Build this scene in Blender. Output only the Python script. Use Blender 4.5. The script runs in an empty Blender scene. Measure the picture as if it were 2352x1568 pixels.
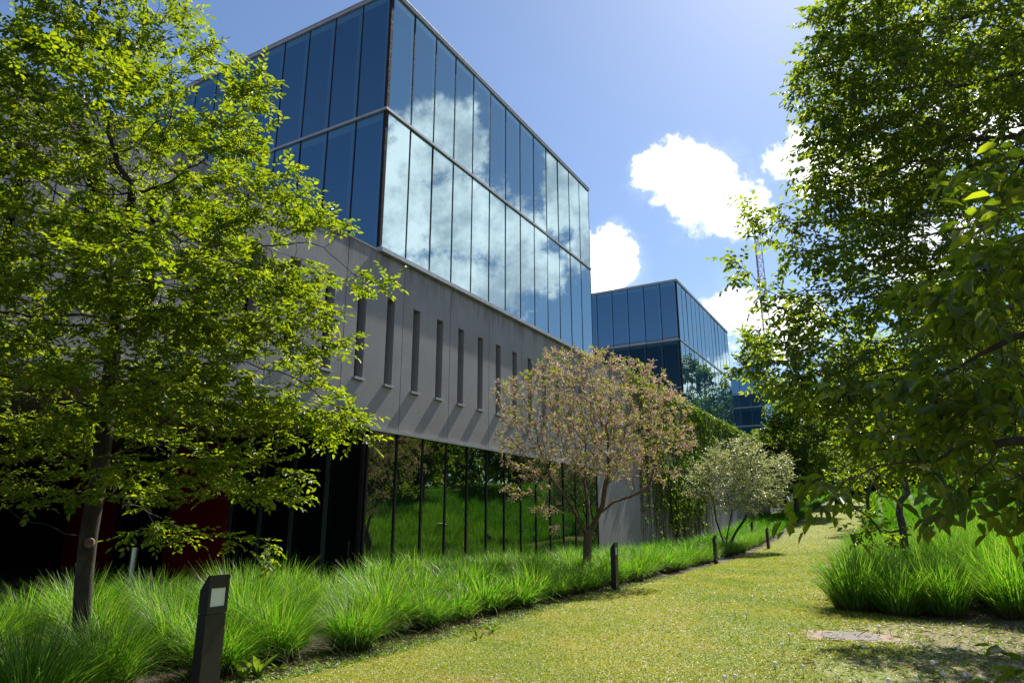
import bpy, math, random
import numpy as np
from mathutils import Vector, Matrix
R = math.radians
S = bpy.context.scene
COL = S.collection
# ------------------------------------------------------------------ camera
YAW, PITCH, FPX = .51633, .25973, 1568.6          # heading left of +Y, tilt up, focal length for a 2352 px wide frame
cam = bpy.data.cameras.new('camera'); cam.lens = 24.009; cam.sensor_width = 36; cam.clip_end = 3000; cam.clip_start = .05
co = bpy.data.objects.new('camera', cam); COL.objects.link(co)
co.rotation_euler = (math.pi/2+PITCH, 0, YAW); S.camera = co
FW = np.array([-math.sin(YAW)*math.cos(PITCH), math.cos(YAW)*math.cos(PITCH), math.sin(PITCH)])
RT = np.array([math.cos(YAW), math.sin(YAW), 0.]); UP = np.cross(RT, FW)
def at(x, y, depth):                               # point seen at (x, y) of the 2352x1568 frame, that many metres deep
    return (FW+RT*(x-1176)/FPX-UP*(y-784)/FPX)*depth
# ------------------------------------------------------------------ light
SUN = np.array([.055, .638, .77]); SUN /= np.linalg.norm(SUN)
S.view_settings.view_transform = 'Standard'; S.view_settings.look = 'None'; S.view_settings.gamma = 1
S.cycles.use_adaptive_sampling = False; S.cycles.use_denoising = True; S.cycles.denoising_prefilter = 'NONE'
S.view_settings.exposure = .88
sl = bpy.data.lights.new('sun', 'SUN'); sl.energy = 4.9; sl.angle = R(.5); sl.color = (1, .95, .86)
so = bpy.data.objects.new('sun', sl); COL.objects.link(so)
so.rotation_euler = Vector(SUN).to_track_quat('Z', 'Y').to_euler()
W = bpy.data.worlds.new('World'); S.world = W; W.use_nodes = True
def world():
    nt = W.node_tree; N = nt.nodes; L = nt.links
    bg = N['Background']; bg.inputs[1].default_value = .082
    sky = N.new('ShaderNodeTexSky'); sky.sky_type = 'NISHITA'; sky.sun_disc = False
    sky.sun_elevation = math.asin(SUN[2]); sky.sun_rotation = math.atan2(SUN[0], SUN[1])
    sky.air_density = 1.0; sky.dust_density = .5; sky.ozone_density = 5.0; sky.altitude = 50
    def m(op, a, b=None, c=None, clamp=False):
        n = N.new('ShaderNodeMath'); n.operation = op; n.use_clamp = clamp
        for i, v in enumerate((a, b, c)):
            if v is None: continue
            if isinstance(v, (int, float)): n.inputs[i].default_value = v
            else: L.new(v, n.inputs[i])
        return n.outputs[0]
    tc = N.new('ShaderNodeTexCoord'); D = tc.outputs['Generated']
    sp = N.new('ShaderNodeSeparateXYZ'); L.new(D, sp.inputs[0])
    az = m('MULTIPLY', m('ARCTAN2', sp.outputs[0], sp.outputs[1]), 57.2958)
    el = m('MULTIPLY', m('ARCSINE', sp.outputs[2]), 57.2958)
    def noise(scale, detail, rough, off=0):
        mp = N.new('ShaderNodeMapping'); L.new(D, mp.inputs[0]); mp.inputs['Location'].default_value = (off, off*.7, -off)
        n = N.new('ShaderNodeTexNoise'); L.new(mp.outputs[0], n.inputs[0])
        n.inputs['Scale'].default_value = scale; n.inputs['Detail'].default_value = detail; n.inputs['Roughness'].default_value = rough
        return n.outputs[0]
    n1 = noise(16, 7, .6); n2 = noise(14, 7, .6, 7.3); n3 = noise(32, 10, .68, 3.1); n4 = noise(9, 6, .55, 11)
    az2 = m('ADD', az, m('MULTIPLY', m('SUBTRACT', n1, .5), 6.5)); el2 = m('ADD', el, m('MULTIPLY', m('SUBTRACT', n2, .5), 4.6))
    blobs = [(-14.2, 27.6, 4.4, 3.0), (-11.6, 25.2, 4.3, 2.9), (-9.4, 23.8, 3.4, 2.2), (-16.2, 28.6, 2.6, 1.4),
             (-4.6, 27.6, 2.3, 2.0), (-2.2, 26.4, 2.6, 2.2), (1.5, 25, 3.5, 3.2), (-21.6, 21.2, 3.5, 2.9), (-22.8, 18.8, 2.6, 2.2), (-19.5, 21.4, 1.8, 1.2),
             (-11.4, 16.4, 3.2, 2.4), (-7.6, 15, 4, 3.2), (-14.2, 15.6, 2.2, 1.4), (4, 19, 5, 3.4), (9, 27, 4, 3),
             (38.2, 30.6, 4.4, 3.9), (35.2, 31, 3.6, 3.6), (41, 26, 6.5, 5.5), (34.5, 25, 6, 4.2), (29.8, 23.6, 4.4, 3.2),
             (25, 28, 2.2, 5), (23, 25, 2.4, 5), (28, 20.6, 4.4, 2.4), (47, 25, 6, 5.5), (36, 19, 9, 4),
             (15.5, 10.6, 3.4, 3.6), (19, 12, 3, 3.4), (11.5, 11.5, 3, 2),
             (75, 20, 12, 6), (100, 30, 14, 7), (130, 18, 14, 5), (-75, 16, 9, 4), (-110, 20, 10, 5), (160, 24, 10, 4)]
    acc = None
    for a, e, ra, re in blobs:
        dx = m('MULTIPLY', m('SUBTRACT', az2, a), 1/ra); dy = m('MULTIPLY', m('SUBTRACT', el2, e), 1/re)
        v = m('SUBTRACT', 1, m('SQRT', m('ADD', m('MULTIPLY', dx, dx), m('MULTIPLY', dy, dy))))
        acc = v if acc is None else m('MAXIMUM', acc, v)
    dens = m('ADD', m('MULTIPLY', acc, 2.3), m('MULTIPLY', m('SUBTRACT', n3, .5), 2.5))
    mr = N.new('ShaderNodeMapRange'); mr.interpolation_type = 'SMOOTHSTEP'; L.new(dens, mr.inputs[0])
    mr.inputs[1].default_value = .0; mr.inputs[2].default_value = 1.0
    wisp = N.new('ShaderNodeMapRange'); wisp.interpolation_type = 'SMOOTHSTEP'; L.new(m('ADD', acc, m('MULTIPLY', m('SUBTRACT', n4, .5), 1.6)), wisp.inputs[0])
    wisp.inputs[1].default_value = -.3; wisp.inputs[2].default_value = .9; wisp.inputs[4].default_value = .13
    fac = m('MAXIMUM', mr.outputs[0], wisp.outputs[0])
    sh = N.new('ShaderNodeMapRange'); sh.interpolation_type = 'SMOOTHSTEP'; L.new(m('ADD', n4, m('MULTIPLY', m('SUBTRACT', n3, .5), .35)), sh.inputs[0])
    sh.inputs[1].default_value = .36; sh.inputs[2].default_value = .62
    cr = N.new('ShaderNodeMix'); cr.data_type = 'RGBA'; L.new(sh.outputs[0], cr.inputs[0])
    cr.inputs[6].default_value = (7.6, 8.2, 9.2, 1); cr.inputs[7].default_value = (17, 17, 17.2, 1)
    mx = N.new('ShaderNodeMix'); mx.data_type = 'RGBA'; L.new(fac, mx.inputs[0]); L.new(sky.outputs[0], mx.inputs[6]); L.new(cr.outputs[2], mx.inputs[7])
    L.new(mx.outputs[2], bg.inputs[0])
world()
# ------------------------------------------------------------------ helpers
def tag(o, label=None, cat=None, group=None, kind=None):
    if label: o['label'] = label
    if cat: o['category'] = cat
    if group: o['group'] = group
    if kind: o['kind'] = kind
    return o
def empty(name, loc=(0, 0, 0), rz=0):
    o = bpy.data.objects.new(name, None); COL.objects.link(o); o.location = loc; o.rotation_euler = (0, 0, rz); o.empty_display_size = .2
    return o
def add_mesh(name, V, F, mat, parent=None, smooth=False, uv=None):
    V = np.asarray(V, np.float32).reshape(-1, 3)
    me = bpy.data.meshes.new(name)
    if isinstance(F, np.ndarray) and F.ndim == 2:
        k = F.shape[1]; me.vertices.add(len(V)); me.vertices.foreach_set('co', V.ravel())
        me.loops.add(F.size); me.loops.foreach_set('vertex_index', F.astype(np.int32).ravel())
        me.polygons.add(len(F)); me.polygons.foreach_set('loop_start', np.arange(0, F.size, k, dtype=np.int32))
        me.polygons.foreach_set('loop_total', np.full(len(F), k, np.int32)); me.update(calc_edges=True)
    else:
        me.from_pydata([tuple(map(float, v)) for v in V], [], [tuple(int(i) for i in f) for f in F]); me.update()
    if uv is not None:
        l = me.uv_layers.new(name='uv'); l.data.foreach_set('uv', np.asarray(uv, np.float32).ravel())
    me.materials.append(mat)
    if smooth: me.polygons.foreach_set('use_smooth', np.ones(len(me.polygons), bool))
    o = bpy.data.objects.new(name, me); COL.objects.link(o)
    if parent: o.parent = parent
    return o
class MB:
    def __init__(s): s.V = []; s.F = []
    def box(s, x0, x1, y0, y1, z0, z1):
        b = len(s.V); s.V += [(x, y, z) for z in (z0, z1) for y in (y0, y1) for x in (x0, x1)]
        s.F += [tuple(b+i for i in f) for f in ((0, 2, 3, 1), (4, 5, 7, 6), (0, 1, 5, 4), (2, 6, 7, 3), (0, 4, 6, 2), (1, 3, 7, 5))]
        return s
    def prism(s, poly, y0, y1):                    # poly in x,z, extruded along y
        b = len(s.V); n = len(poly)
        s.V += [(x, y0, z) for x, z in poly]+[(x, y1, z) for x, z in poly]
        s.F += [tuple(b+i for i in range(n)), tuple(b+n+i for i in reversed(range(n)))]
        s.F += [(b+i, b+n+i, b+n+(i+1) % n, b+(i+1) % n) for i in range(n)]
        return s
    def lathe(s, prof, c, n=24):
        b = len(s.V)
        for r, z in prof: s.V += [(c[0]+r*math.cos(2*math.pi*i/n), c[1]+r*math.sin(2*math.pi*i/n), c[2]+z) for i in range(n)]
        for k in range(len(prof)-1): s.F += [(b+k*n+i, b+k*n+(i+1) % n, b+(k+1)*n+(i+1) % n, b+(k+1)*n+i) for i in range(n)]
        s.F.append(tuple(b+(len(prof)-1)*n+i for i in range(n)))
        return s
    def bar(s, a, b_, r, n=6, r2=None):
        a = np.array(a, float); b_ = np.array(b_, float); d = b_-a; d /= np.linalg.norm(d)
        u = np.cross(d, [0, 0, 1] if abs(d[2]) < .9 else [1, 0, 0]); u /= np.linalg.norm(u); v = np.cross(d, u); r2 = r if r2 is None else r2
        b = len(s.V)
        for p, q in ((a, r), (b_, r2)): s.V += [tuple(p+q*(u*math.cos(2*math.pi*i/n)+v*math.sin(2*math.pi*i/n))) for i in range(n)]
        s.F += [(b+i, b+(i+1) % n, b+n+(i+1) % n, b+n+i) for i in range(n)]+[tuple(b+i for i in reversed(range(n))), tuple(b+n+i for i in range(n))]
        return s
    def build(s, name, mat, parent=None, smooth=False, bevel=0):
        o = add_mesh(name, s.V, s.F, mat, parent, smooth)
        if bevel:
            m = o.modifiers.new('b', 'BEVEL'); m.width = bevel; m.segments = 2
        return o
# ------------------------------------------------------------------ materials
class Mat:
    def __init__(s, name):
        s.m = bpy.data.materials.new(name); s.m.use_nodes = True; s.N = s.m.node_tree.nodes; s.L = s.m.node_tree.links
        s.N.clear(); s.out = s.N.new('ShaderNodeOutputMaterial')
    def n(s, t, **k):
        x = s.N.new('ShaderNode'+t)
        for a, v in k.items():
            if a.startswith('_'): setattr(x, a[1:], v)
        return x
    def set(s, node, **ins):
        for k, v in ins.items():
            i = node.inputs[int(k[1:])] if k[0] == 'i' and k[1:].isdigit() else node.inputs[k.replace('_', ' ')]
            if hasattr(v, 'is_linked'): s.L.new(v, i)
            else: i.default_value = v
        return node
    def co(s, kind='Object', scale=(1, 1, 1)):
        t = s.n('TexCoord'); mp = s.n('Mapping'); s.L.new(t.outputs[kind], mp.inputs[0]); mp.inputs['Scale'].default_value = scale
        return mp.outputs[0]
    def noise(s, co, scale, detail=4, rough=.55):
        x = s.n('TexNoise'); s.L.new(co, x.inputs[0]); s.set(x, Scale=scale, Detail=detail, Roughness=rough); return x.outputs[0]
    def rng(s, v, a, b, c=0, d=1):
        x = s.n('MapRange'); s.set(x, i0=v, i1=a, i2=b, i3=c, i4=d); x.interpolation_type = 'SMOOTHSTEP'; return x.outputs[0]
    def mix(s, f, a, b, typ='MIX'):
        x = s.n('Mix', _data_type='RGBA', _blend_type=typ); s.set(x, i0=f, i6=c4(a), i7=c4(b)); return x.outputs[2]
    def math(s, op, a, b=0.):
        x = s.n('Math', _operation=op); s.set(x, i0=a, i1=b); return x.outputs[0]
    def bump(s, h, strength, dist=.02):
        x = s.n('Bump'); s.set(x, Strength=strength, Distance=dist, Height=h); return x.outputs[0]
    def prin(s, **k):
        p = s.n('BsdfPrincipled'); s.set(p, **k); return p.outputs[0]
    def done(s, sh): s.L.new(sh, s.out.inputs[0]); return s.m
def c4(v): return v if hasattr(v, 'is_linked') else (v if len(v) == 4 else (*v, 1))
def plain(name, col, rough=.6, metal=0., var=.12, scale=6, bump=.1, spec=.5):
    M = Mat(name); c = M.co(); n = M.noise(c, scale, 5)
    b = M.mix(M.rng(n, .3, .7), tuple(x*(1-var) for x in col), tuple(min(1, x*(1+var)) for x in col))
    k = dict(Base_Color=b, Roughness=M.rng(M.noise(c, scale*2.3, 3), .2, .8, rough*.8, min(1, rough*1.15)), Metallic=metal, Normal=M.bump(n, bump, .01))
    k['Specular_IOR_Level'] = spec
    return M.done(M.prin(**k))
def leafy(name, cols, trans, tfac=.5, rough=.4, spec=.4, straw=None, patch=None):
    """leaf: colours spread at random from leaf to leaf; the translucent side is yellower"""
    M = Mat(name); g = M.n('NewGeometry'); rp = g.outputs['Random Per Island']
    ramp = M.n('ValToRGB'); M.L.new(rp, ramp.inputs[0]); e = ramp.color_ramp.elements
    while len(e) < len(cols): e.new(.5)
    for i, c in enumerate(cols): e[i].position = i/(len(cols)-1); e[i].color = (*c, 1)
    col = ramp.outputs[0]
    oi = M.n('ObjectInfo'); col = M.mix(.35, col, M.mix(M.rng(oi.outputs['Random'], 0, 1), (.8, .85, .8), (1.15, 1.1, 1)), 'MULTIPLY')
    if patch:
        c = M.co(); col = M.mix(M.rng(M.noise(c, patch[1], 4, .6), .4, .62, 0, .75), col, patch[0]); col = M.mix(M.rng(M.noise(c, patch[1]*2.7, 4, .6), .5, .68, 0, .6), col, patch[2])
    tcol = M.mix(1., col, (trans[0]*10, trans[1]*10, trans[2]*10), 'MULTIPLY')
    if straw:
        sp = M.n('SeparateXYZ'); M.L.new(M.co(), sp.inputs[0]); f = M.rng(sp.outputs[2], straw[1], straw[2], 1, 0)
        col = M.mix(f, col, straw[0]); tcol = M.mix(f, tcol, straw[0])
    k = dict(Base_Color=col, Roughness=rough); k['Specular_IOR_Level'] = spec
    p = M.prin(**k); t = M.n('BsdfTranslucent'); M.L.new(tcol, t.inputs[0])
    mx = M.n('MixShader'); M.set(mx, i0=tfac, i1=p, i2=t.outputs[0])
    return M.done(mx.outputs[0])
def glassy(name, tint, base, ior, frit=None, blind=0.):
    M = Mat(name); u = M.n('TexCoord'); sp = M.n('SeparateXYZ'); M.L.new(u.outputs['UV'], sp.inputs[0])
    oi = M.n('ObjectInfo'); c = M.co()
    b = M.mix(M.rng(oi.outputs['Random'], 0, 1), base, tuple(x*1.6 for x in base))
    if frit:                                       # pale soffit and reveal edges that show through behind the pane
        t = M.rng(sp.outputs[1], .93, .94); r_ = M.rng(sp.outputs[0], .86, .87); f = M.math('MAXIMUM', t, M.math('MULTIPLY', r_, .6))
        b = M.mix(f, b, frit)
    if blind:
        w = M.n('TexWave', _bands_direction='Z'); M.L.new(c, w.inputs[0]); M.set(w, Scale=6., Distortion=.3)
        b = M.mix(M.math('MULTIPLY', w.outputs[1], M.rng(sp.outputs[1], .1, .75, blind, 0)), b, (.12, .17, .2))
    bn = M.bump(M.noise(c, .9, 1), .02, .02)
    d = M.prin(Base_Color=b, Roughness=.5, Specular_IOR_Level=0.)
    g = M.n('BsdfGlossy'); M.set(g, Color=c4(tint), Roughness=.0, Normal=bn)
    fr = M.n('Fresnel'); M.set(fr, IOR=ior)
    mx = M.n('MixShader'); M.set(mx, i0=fr.outputs[0], i1=d, i2=g.outputs[0])
    return M.done(mx.outputs[0])
def concrete():
    M = Mat('cast_concrete'); c = M.co(); a = M.noise(c, .7, 6, .6); f = M.noise(c, 14, 5, .6)
    streak = M.noise(M.co(scale=(3, 3, .18)), 2.2, 5, .6); pit = M.noise(c, 70, 2)
    b = M.mix(M.rng(a, .3, .7), (.245, .232, .232), (.30, .285, .285)); b = M.mix(M.rng(f, .3, .75, 0, .35), b, (.205, .195, .195))
    b = M.mix(M.rng(streak, .5, .75, 0, .28), b, (.18, .172, .17))
    sp = M.n('SeparateXYZ'); M.L.new(c, sp.inputs[0])
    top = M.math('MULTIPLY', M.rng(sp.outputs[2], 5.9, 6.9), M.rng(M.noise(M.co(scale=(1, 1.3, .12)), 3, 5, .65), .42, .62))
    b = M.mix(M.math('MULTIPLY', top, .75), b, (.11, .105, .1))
    return M.done(M.prin(Base_Color=b, Roughness=.85, Normal=M.bump(M.math('ADD', f, M.math('MULTIPLY', pit, .5)), .12, .01)))
def soil():
    M = Mat('bare_soil'); c = M.co(); a = M.noise(c, .8, 6); f = M.noise(c, 22, 6, .65)
    b = M.mix(M.rng(f, .3, .7), (.05, .034, .024), (.17, .125, .09)); b = M.mix(M.rng(a, .45, .7, 0, .6), b, (.07, .075, .03))
    sp = M.n('SeparateXYZ'); M.L.new(c, sp.inputs[0]); b = M.mix(M.math('MULTIPLY', M.rng(sp.outputs[1], 45, 60), .95), b, M.mix(M.rng(f, .3, .7), (.05, .09, .012), (.12, .17, .025)))
    return M.done(M.prin(Base_Color=b, Roughness=.95, Normal=M.bump(f, .8, .04)))
def lawn_mat():
    M = Mat('mown_lawn'); c = M.co(); a = M.noise(c, .45, 4); f = M.noise(c, 30, 6, .7); g = M.noise(c, 2.4, 5, .6)
    b = M.mix(M.rng(a, .35, .65), (.25, .25, .035), (.15, .21, .02)); b = M.mix(M.rng(g, .5, .72, 0, .6), b, (.26, .21, .085))
    b = M.mix(M.rng(f, .35, .7), M.mix(.4, b, (.05, .05, .015)), b)
    sp = M.n('SeparateXYZ'); M.L.new(c, sp.inputs[0]); rt = M.rng(M.math('ADD', sp.outputs[0], M.math('MULTIPLY', M.math('SUBTRACT', g, .5), 3.)), -1.3, .9, 0, .85)
    b = M.mix(rt, b, M.mix(M.rng(f, .3, .7), (.06, .042, .03), (.24, .18, .11)))
    fl = M.n('TexVoronoi'); M.L.new(c, fl.inputs[0]); M.set(fl, Scale=16.)
    b = M.mix(M.rng(fl.outputs[0], .16, .24, .75, 0), b, (.5, .46, .3))
    return M.done(M.prin(Base_Color=b, Roughness=.9, Normal=M.bump(f, .7, .03)))
def bark(name, a, b_):
    M = Mat(name); c = M.co(scale=(1, 1, .35)); n = M.noise(c, 16, 6, .65); n2 = M.noise(M.co(), 3, 3)
    b = M.mix(M.rng(n, .3, .7), a, b_); b = M.mix(M.rng(n2, .45, .7, 0, .4), b, (.09, .1, .07))
    return M.done(M.prin(Base_Color=b, Roughness=.9, Normal=M.bump(n, .7, .02)))
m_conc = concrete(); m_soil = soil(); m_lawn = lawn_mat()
m_glassE = glassy('blue_glass_lit_face', (.64, .86, .92), (.006, .04, .075), 4.3, (.10, .19, .23), .25)  # tower glass, copy toned brighter for the lit face
m_glassS = glassy('blue_glass_shaded_face', (.5, .74, .92), (.006, .035, .075), 3.0, (.04, .11, .16), .2)  # same tower glass, shade put into the tint for the shaded face
m_glassG = glassy('green_tinted_glass', (.76, .88, .64), (.006, .012, .008), 3.1)
m_glassD = glassy('dark_entrance_glass', (.6, .7, .68), (.004, .005, .005), 1.6)
m_slit = glassy('slit_glass', (.6, .7, .75), (.005, .008, .01), 2.0)
m_alu = plain('pale_aluminium', (.34, .34, .35), .5, .3, .08, 4, .03)
m_mull = plain('dark_bronze_frame', (.022, .016, .018), .75, 0, .2, spec=.15)
m_core = plain('dark_interior', (.01, .012, .014), .9)
m_soff = plain('tan_soffit', (.30, .235, .17), .8, 0, .08, 3)
m_fin = plain('green_glass_edge', (.05, .075, .065), .4)
m_red = plain('red_lacquered_wall', (.2, .005, .008), .45, 0, .1)
m_pave = plain('dark_paving', (.09, .085, .085), .8, 0, .2, 9)
m_lamp = plain('black_powder_coat', (.022, .022, .024), .45, .2, .2, 20, .05)
m_lens = plain('frosted_lens', (.62, .66, .62), .35, 0, .05, 3, .02)
m_steel = plain('brushed_steel', (.55, .55, .55), .3, 1, .1, 30, .05)
m_white = plain('white_paint', (.75, .76, .76), .5); m_blue = plain('blue_print', (.08, .16, .3), .5)
m_stone = plain('pale_boulder', (.55, .54, .5), .85, 0, .2, 4, .5)
m_mast1 = plain('red_mast_paint', (.28, .10, .10), .5); m_mast2 = plain('white_mast_paint', (.45, .45, .47), .5)
m_barkL = bark('hornbeam_bark', (.014, .009, .006), (.042, .029, .019)); m_barkB = bark('brown_bark', (.07, .042, .026), (.20, .125, .08))
m_barkD = bark('dark_bark', (.035, .028, .022), (.09, .072, .055))
m_leafL = leafy('hornbeam_leaf', [(.045, .085, .006), (.085, .14, .010), (.14, .18, .014)], (.29, .255, .05), .6)
m_leafR = leafy('broad_leaf', [(.035, .065, .014), (.055, .095, .016), (.10, .135, .022)], (.50, .42, .06), .6, .3, .6)
m_leafT = leafy('tree_leaf', [(.03, .065, .012), (.045, .09, .014), (.085, .13, .018)], (.32, .28, .05), .55)
m_leafY = leafy('young_leaf', [(.22, .26, .03), (.34, .36, .06)], (.13, .125, .06), .5)
m_leafW = leafy('pale_blossom_leaf', [(.17, .23, .06), (.34, .37, .16), (.6, .58, .38)], (.11, .11, .08), .4, .35, .6)
m_pink = leafy('mauve_blossom', [(.42, .27, .25), (.50, .36, .31), (.52, .44, .30)], (.11, .1, .09), .4)
m_ivy = leafy('creeper_leaf', [(.05, .10, .012), (.08, .145, .015), (.15, .21, .025)], (.19, .18, .05), .5)
m_vine = plain('dry_vine_stem', (.16, .11, .075), .9)
m_grass = leafy('ornamental_grass', [(.02, .06, .004), (.05, .13, .008), (.085, .185, .012), (.14, .25, .02), (.22, .31, .09), (.27, .25, .10)], (.135, .18, .04), .55, .4, .35, ((.14, .10, .045), .02, .2))
m_blade = leafy('lawn_blade', [(.12, .19, .008), (.23, .295, .012), (.33, .37, .02), (.46, .41, .10)], (.14, .13, .05), .4, .7, .08, patch=((.15, .25, .008), .36, (.42, .33, .07)))
m_petal = leafy('fallen_petal', [(.62, .5, .36), (.76, .67, .54), (.82, .78, .7)], (.1, .1, .09), .3)
m_weed = leafy('broad_weed_leaf', [(.10, .17, .02), (.15, .22, .03)], (.14, .14, .06), .5)
m_fluff = plain('dandelion_fluff', (.7, .68, .62), .9)
m_yell = plain('yellow_flower', (.75, .5, .02), .8)
# ------------------------------------------------------------------ ground
def sstep(a, b, x): t = np.clip((np.asarray(x, float)-a)/(b-a), 0, 1); return t*t*(3-2*t)
XL = ([0, 3, 3.9, 4.7, 5.4, 9, 12, 18, 26, 40, 54, 75, 110], [-4.2, -5.0, -5.75, -5.6, -5.4, -5.55, -5.8, -6.0, -6.45, -6.9, -7.2, -7.8, -8.6])
XR = ([0, 8, 12, 13.6, 18, 30, 54, 75, 110], [4, 3.2, 1.2, -1.0, -1.35, -1.9, -2.8, -3.5, -4.4])
def xl(y): return np.interp(y, *XL)
def xr(y): return np.interp(y, *XR)
def gz(x, y):
    x = np.asarray(x, float); y = np.asarray(y, float)
    t = np.clip(y-26, 0, None); rise = np.where(t < 22, .035*t*t/22*1.18, .0413*22+(t-22)*.072); rise = np.where(y > 100, rise[()] if rise.ndim == 0 else rise, rise)
    rise = np.minimum(rise, 4.7+0*rise)
    d = np.clip(x-xr(y)-.3, 0, 16); bank = .19*d*sstep(0, 2.5, d)*sstep(9, 17, y)
    return -1.45+rise+bank
def grid(name, xs, ys, dz, mat, inside=None):
    X, Y = np.meshgrid(xs, ys); Z = gz(X, Y)+dz; nx = len(xs)
    i = (np.arange(len(ys)-1)[:, None]*nx+np.arange(nx-1)).ravel()
    o = add_mesh(name, np.stack([X, Y, Z], -1).reshape(-1, 3), np.stack([i, i+1, i+nx+1, i+nx], -1), mat, smooth=True)
    return o
def far(a, b, n): return list(np.sign(b-a)*(np.geomspace(1, abs(b-a)+1, n)-1)+a)[1:]
g = grid('ground', sorted(far(-20, -700, 8)+list(np.arange(-20, 24.01, .8))+far(24, 700, 8)), sorted(far(-6, -300, 6)+list(np.arange(-6, 115, .8))+far(115, 900, 8)), 0, m_soil); g['kind'] = 'structure'
def lawn():
    rng = np.random.default_rng(3); ys = np.concatenate([np.arange(2, 30, .25), np.arange(30, 112, 1.)]); n = 40; V = []
    wl = np.interp(ys, np.arange(0, 115, .4), rng.normal(0, .09, 288)); wr = np.interp(ys, np.arange(0, 115, .4), rng.normal(0, .1, 288))
    a = xl(ys)+.15+wl; b = xr(ys)-.1+wr; t = np.linspace(0, 1, n)
    X = a[:, None]+(b-a)[:, None]*t; Y = np.repeat(ys[:, None], n, 1); Z = gz(X, Y)+.015
    i = (np.arange(len(ys)-1)[:, None]*n+np.arange(n-1)).ravel()
    o = add_mesh('lawn', np.stack([X, Y, Z], -1).reshape(-1, 3), np.stack([i, i+1, i+n+1, i+n], -1), m_lawn, smooth=True); o['kind'] = 'structure'
lawn()
# ------------------------------------------------------------------ the office building
FX, MOD, ZT, ZM, ZB, ZL = -11.2, 1.0915, 15.2, 11.05, 6.88, 2.26
rnd = random.Random(5)
def panel(name, mat, parent, o, u, w, h, tilt=.09):
    """a pane: o = lower corner, u = unit vector along its width; it hangs a little out of true like real panes do"""
    u = Vector(u); z = Vector((0, 0, 1)); n = u.cross(z)
    V = [(-w/2, 0, 0), (w/2, 0, 0), (w/2, 0, h), (-w/2, 0, h)]
    V += [(x, .02, zz) for x, y, zz in V]
    F = [(0, 1, 2, 3), (7, 6, 5, 4), (0, 4, 5, 1), (1, 5, 6, 2), (2, 6, 7, 3), (3, 7, 4, 0)]
    uv = []
    for f in F: uv += [(V[i][0]/w+.5, V[i][2]/h) for i in f]
    p = add_mesh(name, V, F, mat, parent, uv=uv)
    p.location = Vector(o)+u*(w/2); M = Matrix((u, -n, z)).transposed().to_euler(); p.rotation_euler = M
    p.rotation_euler.z += R(rnd.gauss(0, tilt)); p.rotation_euler.x += R(rnd.gauss(0, tilt*.8))
    return p
def glass_block(parent, y0, ny, nx, transom=None, nyside=True):
    y1 = y0+ny*MOD; x1 = FX-nx*MOD
    core = MB().box(x1+.1, FX-.16, y0+.16, y1-.02, ZB+.02, ZT-.08).build('glass_block', m_core, parent)  # solid dark box added inside the panes to block light
    g_ = .022
    for k in range(ny):
        for z0, z1 in ((ZB+.1, ZM-.043), (ZM+.043, ZT-.31)):
            panel('glass_panel', m_glassE, core, (FX, y0+k*MOD+g_, z0), (0, 1, 0), MOD-2*g_, z1-z0)
    for k in range(nx):
        rows = ((ZB+.02, ZM-.043), (ZM+.043, ZT-.31)) if not transom else ((ZB+.02, transom-.05), (transom+.05, ZM-.043), (ZM+.043, ZT-.31))
        for z0, z1 in rows:
            panel('glass_panel', m_glassS, core, (FX-(k+1)*MOD+g_, y0, z0), (1, 0, 0), MOD-2*g_, z1-z0, .06)
    mu = MB()
    for k in range(1, ny): mu.box(FX-.1, FX+.012, y0+k*MOD-g_+.002, y0+k*MOD+g_-.002, ZB+.1, ZT-.3)
    for k in range(1, nx+1): mu.box(FX-k*MOD-g_+.002, FX-k*MOD+g_-.002, y0-.012, y0+.1, ZB, ZT-.3)
    mu.box(FX-.085, FX+.016, y0-.016, y0+.085, ZB+.09, ZT-.3)
    mu.box(FX-.1, FX+.01, y1-.035, y1-.005, ZB+.1, ZT-.3)
    mu.build('mullions', m_mull, core)
    rt = MB().box(x1, FX+.05, y0-.05, y1+.03, ZT-.3, ZT-.19).box(x1, FX+.065, y0-.065, y1+.045, ZT-.188, ZT-.16)
    rt.build('roof_trim', m_alu, core)
    le = MB()
    le.box(FX-.12, FX+.055, y0-.055, y1+.01, ZM-.04, ZM+.04).box(x1, FX-.122, y0-.055, y0+.1, ZM-.04, ZM+.04)
    le.box(FX-.1, FX+.13, y0-.02, y1+.02, ZB-.06, ZB+.05).box(FX-.1, FX+.06, y0, y1, ZB+.052, ZB+.1)
    if transom: le.box(x1, FX-.07, y0-.04, y0+.1, transom-.05, transom+.05)
    le.build('ledge', m_alu, core)
    # the back wall, towards +Y: dark glass stands in for its dim reflections
    b = MB().box(x1+.1, FX-.1, y1-.019, y1+.0, ZB, ZT-.3); b.build('end_wall', m_glassD, core)
    return core
def slits_at(k): return 13.27+k*1.1015
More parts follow.
